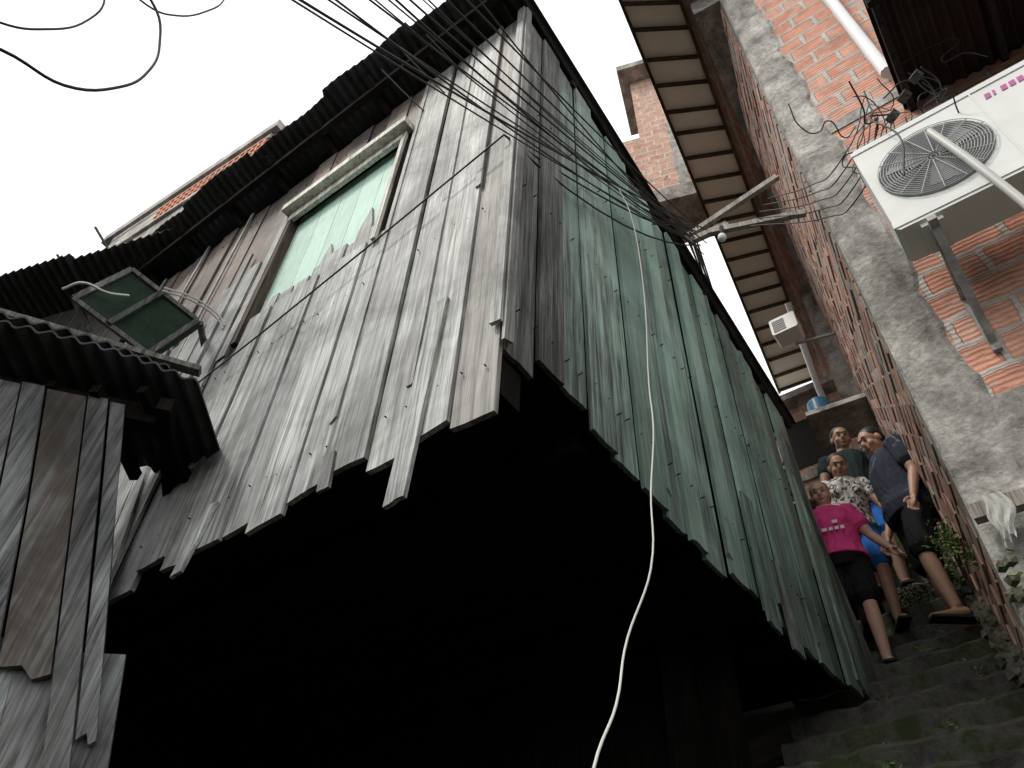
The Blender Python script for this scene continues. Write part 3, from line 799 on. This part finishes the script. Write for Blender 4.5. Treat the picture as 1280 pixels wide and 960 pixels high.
def remesh(o,v,smooth=2):
    m=o.modifiers.new('r','REMESH'); m.mode='VOXEL'; m.voxel_size=v; m.use_smooth_shade=True
    s=o.modifiers.new('s','SMOOTH'); s.factor=.6; s.iterations=smooth
X_,Y_,Z_=Vector((1,0,0)),Vector((0,1,0)),Vector((0,0,1))
def person(name,loc,heading,h,pose,skin,shirt,shorts,hair,female=False,hairlong=False,sleeve=.6,shortlen=.8,prnt=None):
    root=empty(name); k=h/1.70
    P=pose
    lean=P.get('lean',0.0)
    def sp(z):
        d=z-.93; return Vector((P.get('side',0)*d, lean*d, .93+d*(1-.25*abs(lean))))
    sh={s:sp(1.38)+Vector((s*(.165 if female else .185),0,0)) for s in (-1,1)}
    hip={s:Vector((s*.085,0,.90)) for s in (-1,1)}
    def chain(o,vs):
        out=[o]
        for v in vs: out.append(out[-1]+Vector(v))
        return out
    arms={-1:chain(sh[-1],P['armL']),1:chain(sh[1],P['armR'])}
    legs={-1:[hip[-1]]+[Vector(v) for v in P['legL']],1:[hip[1]]+[Vector(v) for v in P['legR']]}
    body=MB(); fat=P.get('fat',1.0)
    prof=[(.84,.15,.115),(.93,.165,.125),(1.03,.15,.115),(1.15,.148,.115),(1.27,.165,.12),(1.36,.165,.105),(1.42,.11,.08),(1.46,.06,.062)]
    def trunk(mb,g,z0=0,z1=9,flare=0):
        ring_tube(mb,[(sp(z),a*fat+g+(flare if z<=.94 else 0),b*fat*(1.12 if z<1.2 else 1)+g+(flare if z<=.94 else 0),X_,Y_) for z,a,b in prof if z0<=z<=z1],20)
    trunk(body,0)
    hd=Matrix.Rotation(P.get('yaw',0),3,'Z')@Matrix.Rotation(-P.get('nod',0),3,'X')
    nb=sp(1.42); hc_=sp(1.50)+hd@Vector((0,.02,.085))
    limb(body,[nb,sp(1.50),hc_-Vector((0,0,.03))],[.062,.056,.058])
    ell(body,hc_+hd@Vector((0,-.005,.025)),(.076,.095,.090),rot=hd)
    ell(body,hc_+hd@Vector((0,.024,-.045)),(.063,.068,.068),rot=hd)
    ell(body,hc_+hd@Vector((0,.060,-.082)),(.034,.028,.026),10,8,hd)
    ell(body,hc_+hd@Vector((0,.096,-.018)),(.015,.020,.026),10,8,hd)
    ell(body,hc_+hd@Vector((0,.084,.032)),(.050,.012,.010),12,8,hd)
    for s in(-1,1):
        ell(body,hc_+hd@Vector((s*.078,-.005,-.012)),(.012,.02,.032),10,8,hd)
        ell(body,hc_+hd@Vector((s*.040,.064,-.035)),(.026,.022,.028),10,8,hd)
    for s in (-1,1):
        a=arms[s]; limb(body,[a[0],(a[0]+a[1])/2,a[1],a[1].lerp(a[2],.35),a[2]],[.056*fat,.047*fat,.038,.038,.025])
        d=(a[2]-a[1]).normalized(); side=d.cross(Y_*(-s)).normalized() if abs(d.dot(Y_))<.9 else X_
        fwd=side.cross(d).normalized(); wr=a[2]
        limb(body,[wr,wr+d*.045,wr+d*.085],[(.024,.02),(.036,.016),(.036,.014)])
        for fi,(off,ln) in enumerate(((.030,.070),(.010,.080),(-.010,.075),(-.030,.058))):
            b0=wr+d*.085+fwd*off; b1=b0+d*ln*.5+side*(-s)*.006; b2=b1+d*ln*.42+side*(-s)*-.02
            limb(body,[b0-d*.02,b0,b1,b2],[.010,.010,.009,.008],8)
        b0=wr+d*.03+fwd*.03; limb(body,[b0,b0+d*.03+fwd*.022,b0+d*.06+fwd*.028],[.013,.011,.009],8)
        l=legs[s]; limb(body,[l[0],l[0].lerp(l[1],.5),l[1],l[1].lerp(l[2],.3),l[2]],[.088*fat,.072*fat,.054,.055,.036])
        f=P.get('foot',(0,1,0)); fv=Vector(f).normalized()
        an=l[2]; limb(body,[an+Vector((0,0,-.03))-fv*.05,an+fv*.02+Vector((0,0,-.045)),an+fv*.12+Vector((0,0,-.06)),an+fv*.17+Vector((0,0,-.065))],[(.032,.032),(.036,.036),(.040,.022),(.032,.016)])
    bo=body.obj('body',skin,root,True); remesh(bo,.0075)
    sb=MB(); trunk(sb,.016,.84 if not female else .9,1.45,.012)
    if female:
        for s in (-1,1): ell(sb,sp(1.26)+Vector((s*.07,.085*fat,0)),(.075,.065,.07))
    for s in (-1,1):
        a=arms[s]; e=a[0].lerp(a[1],sleeve)
        limb(sb,[a[0]-X_*s*.03,a[0],a[0].lerp(a[1],sleeve*.6),e],[.075*fat,.072*fat,.066*fat,.064*fat])
    so_=sb.obj('shirt',shirt,root,True); remesh(so_,.009)
    if prnt:
        pm=MB()
        for (x0,x1,z0,z1) in prnt:
            c0=sp((z0+z1)/2); yy=.125*fat+.03+.012
            pm.face([Vector((x0,c0.y+yy,z0)),Vector((x1,c0.y+yy,z0)),Vector((x1,c0.y+yy,z1)),Vector((x0,c0.y+yy,z1))])
        pm.obj('shirt_print',M_PRINT,root)
    hb=MB()
    ring_tube(hb,[(sp(z),a*fat+.012,b*fat*1.1+.012,X_,Y_) for z,a,b in prof[:3]],20)
    for s in (-1,1):
        l=legs[s]; limb(hb,[l[0]+Z_*.02,l[0].lerp(l[1],.4),l[0].lerp(l[1],shortlen)],[.105*fat,.094*fat,.088*fat])
    ho=hb.obj('shorts',shorts,root,True); remesh(ho,.009)
    hr=MB(); ell(hr,hc_+hd@Vector((0,-.018,.040)),(.084,.094,.088),rot=hd)
    if hairlong: ell(hr,hc_+hd@Vector((0,-.10,.03)),(.045,.04,.045),rot=hd); ell(hr,hc_+hd@Vector((0,-.045,-.02)),(.080,.07,.07),rot=hd)
    else: ell(hr,hc_+hd@Vector((0,-.04,-.0)),(.078,.065,.06),rot=hd)
    hro=hr.obj('hair',hair,root,True); remesh(hro,.008)
    fm=MB()
    for s in (-1,1):
        ell(fm,hc_+hd@Vector((s*.028,.084,.006)),(.010,.007,.004),10,8,hd)
        ell(fm,hc_+hd@Vector((s*.030,.092,.034)),(.016,.004,.003),10,8,hd)
    fm.obj('eyes_and_brows',HBR,root,True)
    mm=MB(); ell(mm,hc_+hd@Vector((0,.088,-.062)),(.022,.008,.006),10,8,hd); mm.obj('mouth',M_LIP,root,True)
    sl=MB()
    for s in (-1,1):
        an=legs[s][2]; fv=Vector(P.get('foot',(0,1,0))).normalized()
        sl.beam(an+Vector((0,0,-.082))-fv*.09,an+Vector((0,0,-.082))+fv*.19,.09,.016)
    sl.obj('sandals',M_BLACK,root)
    root.location=loc; root.scale=(k,k,k)
    root.rotation_euler=(0,0,atan2(heading[1],heading[0])-pi/2)
    return root
M_LIP=plain('lips',(.25,.09,.08),.5)
M_PRINT=plain('white_print',(.8,.78,.8),.8)
def skinm(n,c): 
    m=N(n); o=m.obj(); n1=m.noise(o,14,4); return m.out(m.mix(n1,tuple(x*.85 for x in c),tuple(x*1.12 for x in c)),.5,None,.35)
def clothm(n,c,sc=9,c2=None,th=.5):
    m=N(n); o=m.obj(); n1=m.noise(o,sc,4,.6,.6); fold=m.noise(m.mapping(o,(9,9,3)),1.,4,.5,.8)
    col=m.mix(m.ramp(n1,[(th-.03,0.),(th+.03,1.)]),c,c2) if c2 else m.mix(n1,tuple(x*.8 for x in c),tuple(x*1.1 for x in c))
    return m.out(col,.85,m.bump(fold,1.,.05),.15)
SK1=skinm('skin_brown',(.42,.25,.175)); SK2=skinm('skin_tan',(.58,.37,.28)); SK3=skinm('skin_dark',(.32,.20,.14))
HB=plain('black_hair',(.012,.010,.010),.5,.3,60); HG=plain('grey_blond_hair',(.36,.28,.20),.6,.4,60); HBR=plain('dark_brown_hair',(.05,.032,.025),.5,.4,60)
PINK=clothm('pink_shirt',(.80,.08,.30)); BLK=clothm('black_shorts',(.014,.014,.016)); NAVY=clothm('navy_sport_shirt',(.035,.042,.06),7,(.15,.18,.22),.64)
PAT=clothm('patterned_blouse',(.07,.07,.07),26,(.62,.60,.56),.47); BLUE=clothm('blue_shorts',(.03,.17,.55)); DK=clothm('dark_shirt',(.02,.035,.035))
man=person('man_standing',(2.83,4.27,4.19),(-.93,.05),1.70,
  dict(lean=.05,nod=.36,yaw=.15,armL=[(-.04,-.03,-.27),(-.02,.09,-.25)],armR=[(.05,-.03,-.27),(.02,.10,-.24)],
       legL=[(-.10,.08,.50),(-.11,.03,.09)],legR=[(.10,-.03,.50),(.12,-.14,.09)],fat=1.1),SK1,NAVY,BLK,HB,sleeve=.66,shortlen=.95)
wp=person('woman_in_patterned_blouse',(2.62,4.73,4.41),(-.25,-.95),1.50,
  dict(lean=.20,nod=.55,yaw=-.1,side=-.04,armL=[(-.08,.06,-.26),(-.04,.12,-.21)],armR=[(.08,.06,-.26),(.03,.12,-.21)],
       legL=[(-.10,.12,.50),(-.10,.04,.09)],legR=[(.11,.06,.50),(.13,.0,.09)],fat=1.15),SK1,PAT,BLUE,HBR,female=True,sleeve=.5,shortlen=.85)
pk=person('woman_in_pink_shirt',(2.34,4.50,3.99),(-.40,-.90),1.46,
  dict(lean=.10,nod=.30,yaw=-.1,armL=[(-.11,.0,-.25),(-.10,.09,-.21)],armR=[(.06,.03,-.26),(.02,.10,-.22)],
       legL=[(-.10,.06,.50),(-.10,.0,.09)],legR=[(.10,.04,.50),(.11,.0,.09)],fat=1.2),SK2,PINK,BLK,HG,female=True,hairlong=True,sleeve=.55,shortlen=.8,
  prnt=[(-.09,-.06,1.12,1.15),(-.045,-.015,1.12,1.15),(0,.03,1.12,1.15),(.045,.085,1.12,1.15),(-.05,-.01,1.18,1.21)])
bm=person('man_in_dark_shirt',(3.06,5.22,5.02),(-.45,-.89),1.72,
  dict(lean=.1,nod=.3,yaw=.2,armL=[(-.06,.02,-.27),(-.02,.12,-.22)],armR=[(.06,.02,-.27),(.0,.16,-.2)],
       legL=[(-.10,.04,.50),(-.10,.0,.09)],legR=[(.10,.04,.50),(.11,.0,.09)]),SK3,DK,BLUE,HB,sleeve=.4)
# ------------------------------------------------------------------ camera, light, world
cam=bpy.data.cameras.new('camera'); co=bpy.data.objects.new('camera',cam); scene.collection.objects.link(co)
p=radians(47); r=atan2(50,914)
f=Vector((0,cos(p),sin(p))); r0v=Vector((1,0,0)); u0=Vector((0,-sin(p),cos(p)))
right=r0v*cos(r)+u0*sin(r); upv=-r0v*sin(r)+u0*cos(r)
co.matrix_world=Matrix(((right.x,upv.x,-f.x,0),(right.y,upv.y,-f.y,0),(right.z,upv.z,-f.z,1.6),(0,0,0,1)))
cam.sensor_width=36; cam.lens=36*980/1280; cam.clip_start=.02; cam.clip_end=1000
scene.camera=co
sun=bpy.data.lights.new('sun','SUN'); sun.energy=2.3; sun.angle=radians(10); sun.color=(1,.95,.87)
sob=bpy.data.objects.new('sun',sun); scene.collection.objects.link(sob)
sd=Vector((-.75,-.35,1.15)).normalized(); sob.rotation_euler=sd.to_track_quat('Z','Y').to_euler(); sob.location=(0,0,30)
w=bpy.data.worlds.new('World'); scene.world=w; w.use_nodes=True; nt_=w.node_tree; bg=nt_.nodes['Background']; outn=nt_.nodes['World Output']
sky=nt_.nodes.new('ShaderNodeTexSky'); sky.sky_type='NISHITA'; sky.sun_disc=False; sky.sun_elevation=math.asin(sd.z); sky.sun_rotation=atan2(sd.x,sd.y)
nt_.links.new(sky.outputs[0],bg.inputs[0]); bg.inputs[1].default_value=.12
bg2=nt_.nodes.new('ShaderNodeBackground'); bg2.inputs[0].default_value=(1.,.99,.97,1); bg2.inputs[1].default_value=1.6
mx=nt_.nodes.new('ShaderNodeMixShader'); mx.inputs[0].default_value=.88
nt_.links.new(bg.outputs[0],mx.inputs[1]); nt_.links.new(bg2.outputs[0],mx.inputs[2]); nt_.links.new(mx.outputs[0],outn.inputs[0])
scene.view_settings.view_transform='Standard'; scene.view_settings.look='None'; scene.view_settings.exposure=0
